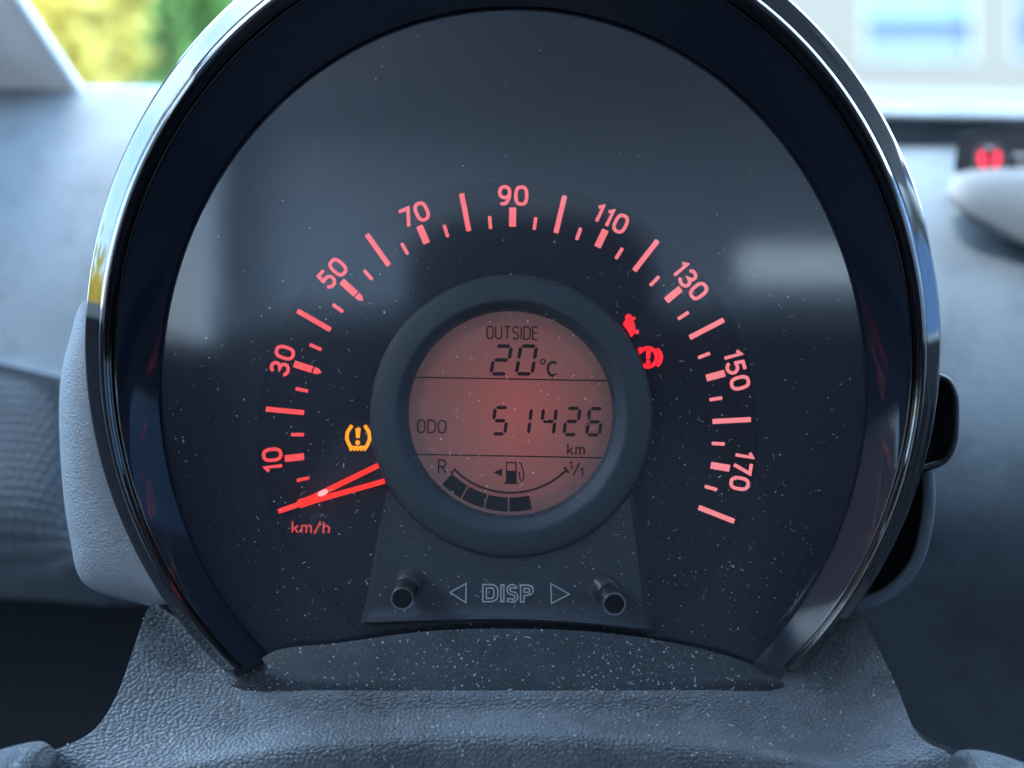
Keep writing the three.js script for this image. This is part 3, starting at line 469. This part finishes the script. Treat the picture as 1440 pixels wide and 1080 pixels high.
// ---------------------------------------------------------------- outside
const at = (x, y, metres) => { const k = (DIST + metres) * U / DIST; return new THREE.Vector3((x - 720) * k, (540 - y) * k, -metres); };
{
  const g = new THREE.PlaneGeometry(160, 160); g.rotateX(-Math.PI / 2); g.translate(0, -1.1, 0);
  tag(mesh('ground', g, std(0.12, 0.12, 0.12, 0.9), scene), 'grey tarmac ground around the car', null, null, 'structure');
}
const leafGeo = (() => { const g = new THREE.BufferGeometry(); g.setAttribute('position', new THREE.Float32BufferAttribute([-0.5, 0, 0, 0, 0.3, 0.06, 0.5, 0, 0, 0, -0.3, 0.06], 3)); g.setIndex([0, 2, 1, 0, 3, 2]); g.computeVertexNormals(); return g; })();
function tree(label, base, crown, rx, ry, rz, col, seed, leaves = 3500) {
  const r = mulberry(seed), t = thing('tree', label, 'tree', base);
  const cv = new THREE.CatmullRomCurve3([base.clone(), base.clone().lerp(crown, 0.5).add(new THREE.Vector3(0.1, 0, 0.05)), crown.clone()]);
  const tr = new THREE.TubeGeometry(cv, 12, 0.12, 9);
  mesh('trunk', tr, std(0.1, 0.08, 0.06, 0.9), t);
  const limbs = []; for (let k = 0; k < 7; k++) { const a = r() * 6.28, e = crown.clone().add(new THREE.Vector3(Math.cos(a) * rx * 0.7, (r() - 0.2) * ry, Math.sin(a) * rz * 0.7)), s = cv.getPoint(0.55 + 0.4 * r()); limbs.push(new THREE.TubeGeometry(new THREE.CatmullRomCurve3([s, s.clone().lerp(e, 0.5).add(new THREE.Vector3(0, 0.15, 0)), e]), 6, 0.035, 5)); }
  mesh('limb', merged(limbs), std(0.1, 0.08, 0.06, 0.9), t);
  const im = new THREE.InstancedMesh(leafGeo, new THREE.MeshPhysicalMaterial({ color: 0xffffff, roughness: 0.8, transmission: 0.4, thickness: 0, side: THREE.DoubleSide }), leaves);
  const m = new THREE.Matrix4(), q = new THREE.Quaternion(), e = new THREE.Euler(), c = new THREE.Color();
  const clumps = Array.from({ length: 40 }, () => { const a = r() * 6.28, u = r() * 2 - 1, d = Math.cbrt(r()); return [Math.cos(a) * Math.sqrt(1 - u * u) * rx * d, u * ry * d, Math.sin(a) * Math.sqrt(1 - u * u) * rz * d, 0.88 + 0.24 * r()]; });
  for (let i = 0; i < leaves; i++) {
    const k = clumps[i % 40], s = 0.1 + 0.1 * r(), gx = () => (r() + r() + r() - 1.5) * 0.42 * rx;
    e.set(r() * 6.28, r() * 6.28, r() * 6.28); q.setFromEuler(e);
    m.compose(new THREE.Vector3(crown.x - base.x + k[0] + gx(), crown.y - base.y + k[1] + gx() * ry / rx, crown.z - base.z + k[2] + gx() * rz / rx), q, new THREE.Vector3(s, s, s)); im.setMatrixAt(i, m);
    const b = k[3] * (0.88 + 0.24 * r()); im.setColorAt(i, c.setRGB(col[0] * b, col[1] * b, col[2] * b));
  }
  im.name = 'crown'; im.castShadow = im.receiveShadow = true; im.userData.kind = 'stuff'; t.add(im);
}
const gnd = (v) => new THREE.Vector3(v.x, -1.1, v.z);
{
  const a = at(85, 30, 7), b = at(235, 20, 9), c = at(345, 20, 13);
  tree('yellow leaved tree outside the windscreen, next to the pale pillar', gnd(a), a, 0.4, 0.75, 0.5, [0.7, 0.6, 0.12], 51, 7000);
  tree('light green tree outside the windscreen, between the yellow tree and the speedometer rim', gnd(b), b, 1.1, 1.5, 1.0, [0.27, 0.5, 0.14], 52, 11000);
  tree('dark green tree farthest back outside the windscreen, behind the speedometer rim', gnd(c), c, 1.3, 1.4, 1.0, [0.2, 0.33, 0.17], 53, 8000);
}
tree('low golden tree beside the car, mirrored in the left side of the speedometer rim', new THREE.Vector3(-4.5, -1.1, -0.9), new THREE.Vector3(-4.5, 0.25, -0.9), 0.9, 0.7, 1.2, [0.8, 0.62, 0.08], 54, 4000);
{
  const w = thing('added_wall', 'unseen cream rendered wall added behind the car to be mirrored as the pale patch on the speedometer glass', 'wall', new THREE.Vector3(3, -1.1, 9));  // added out of view to turn the lens reflection from blue to grey
  mesh('wall_face', box(-4, 10, -1.1, 4, 9, 9.3), std(0.62, 0.56, 0.48, 0.9), w); mesh('coping', box(-4.1, 10.1, 4, 4.1, 8.95, 9.35), std(0.5, 0.48, 0.45, 0.9), w);
  const b = thing('added_wall', 'unseen blue wall added right of the car to darken the reflection in the right side of the speedometer rim', 'wall', new THREE.Vector3(7, -1.1, 0));  // added out of view to tone down the right rim's reflection
  mesh('wall_face', box(7, 7.3, -1.1, 3.2, -6, 6), std(0.1, 0.2, 0.36, 0.8), b); mesh('coping', box(6.95, 7.35, 3.2, 3.32, -6.1, 6.1), std(0.4, 0.4, 0.38, 0.9), b);
  const p = thing('added_wall', 'unseen dusty pink wall added left of the car to be mirrored as the pinkish patch on the speedometer glass', 'wall', new THREE.Vector3(-6, -1.1, 6));  // added out of view to tint the lens reflection pink
  mesh('wall_face', box(-6.3, -6, -1.1, 4, 1.5, 12), std(0.3, 0.17, 0.15, 0.9), p); mesh('coping', box(-6.35, -5.95, 4, 4.1, 1.4, 12.1), std(0.5, 0.48, 0.45, 0.9), p);
}
const house = thing('building', 'pale rendered building with light blue windows beyond the windscreen at right', 'building', gnd(at(1300, 100, 12)));
{
  const wm = std(0.155, 0.145, 0.118, 0.85), k = (x, y) => at(x, y, 12), z = -12;
  const piece = (x0, y0, x1, y1, dz = 0, th = 0.3) => { const p = k(x0, y1), q = k(x1, y0); return box(p.x, q.x, p.y, q.y, z - th + dz, z + dz); };
  mesh('wall', merged([piece(1040, 86, 1900, 720), piece(1040, -160, 1214, 86), piece(1372, -160, 1424, 86), piece(1580, -160, 1900, 86), piece(1040, -300, 1900, -160)]), wm, house);
  for (const [x0, x1] of [[1214, 1372], [1424, 1580]]) {
    const w = mesh('window', merged([piece(x0, 82, x1, 86, 0.02, 0.2), piece(x0, 24, x1, 26, 0.0, 0.2), piece(x0, -160, x0 + 5, 82, 0.0, 0.2), piece(x1 - 5, -160, x1, 82, 0.0, 0.2)]), std(0.3, 0.32, 0.32, 0.5), house);
    mesh('pane', piece(x0 + 5, 26, x1 - 5, 82, -0.12, 0.02), x0 < 1300 ? std(0.13, 0.18, 0.27, 0.5) : std(0.07, 0.1, 0.22, 0.5), w);  // sky reflection put into the colours of these matte panes
    mesh('pane', piece(x0 + 5, -160, x1 - 5, 24, -0.12, 0.02), x0 < 1300 ? std(0.14, 0.28, 0.32, 0.5) : std(0.07, 0.1, 0.22, 0.5), w);
  }
}
// ---------------------------------------------------------------- dust
const clump = (p) => { const u = p.x / U / 64 + 40, v = (p.y - p.z) / U / 40 + 40; return 0.2 + 0.9 * (0.6 * tnoise(u, v, 512, 71) + 0.4 * tnoise(u * 3, v * 3, 512, 72)) ** 2.2; };
function specks(name, count, place, size, parent) {
  const g = new THREE.IcosahedronGeometry(1, 0), im = new THREE.InstancedMesh(g, M.dust, count), m = new THREE.Matrix4(), q = new THREE.Quaternion(), e = new THREE.Euler(), b = bases.get(parent);
  for (let i = 0; i < count; i++) { const p = place(i), s = size() * U; e.set(0, 0, rnd() * 6.28); q.setFromEuler(e); const st = rnd() < 0.12 ? 2 + 2.5 * rnd() : 1 + 0.6 * rnd(); m.compose(p.sub(b), q, new THREE.Vector3(s * st, s / Math.sqrt(Math.max(1, st - 1)), s * 0.6)); im.setMatrixAt(i, m); }
  im.name = name; im.userData.kind = 'stuff'; im.castShadow = im.receiveShadow = true; parent.add(im); return im;
}
const small = () => 0.28 + 1.0 * Math.pow(rnd(), 6);
specks('dust', 1900, () => { for (;;) { const x = 230 + rnd() * 985, y = 30 + rnd() * 890, dx = (x - 722) / 485, dy = (y - 541) / 518; if (dx * dx + dy * dy < 1 && clump(P(x, y, 0)) * 1.6 > rnd() && rnd() < 0.12 + 0.88 * Math.min(1, Math.max(0, (y - 330) / 520)) && y < 900) return P(x, y, 16.2); } }, small, lens);
{
  const hairs = []; for (let k = 0; k < 120; k++) { const x = 420 + rnd() * 720, y = 380 + rnd() * 480, a = rnd() * 6.28, l = 3 + rnd() * 7, b = (rnd() - 0.5) * 5; hairs.push(new THREE.TubeGeometry(new THREE.CatmullRomCurve3([P(x, y, 16.4), P(x + Math.cos(a) * l * 0.5 - Math.sin(a) * b, y + Math.sin(a) * l * 0.5 + Math.cos(a) * b, 16.4), P(x + Math.cos(a) * l, y + Math.sin(a) * l, 16.4)]), 6, 0.28 * U, 4)); }
  mesh('lint', merged(hairs), std(0.45, 0.47, 0.5, 0.9), lens).userData.kind = 'stuff';
}
function onSurface(m) { const s = new MeshSurfaceSampler(m); s.setRandomGenerator ? s.setRandomGenerator(rnd) : (s.randomFunction = rnd); s.build(); return s; }
{
  const b = bases.get(cover), s = onSurface(sill), n = new THREE.Vector3();
  specks('dust', 1700, () => { const p = new THREE.Vector3(); for (let k = 0; k < 12; k++) { s.sample(p, n); if (clump(p) > rnd()) break; } return p.add(b); }, () => 0.32 + 1.2 * Math.pow(rnd(), 7), sill);
  const s2 = onSurface(coverTop);
  specks('dust', 3200, () => { const p = new THREE.Vector3(); for (let k = 0; k < 12; k++) { s2.sample(p, n); if (clump(p) > rnd()) break; } return p.add(b); }, () => 0.35 + 1.4 * Math.pow(rnd(), 9), coverTop);
}
renderer.render(scene, camera);
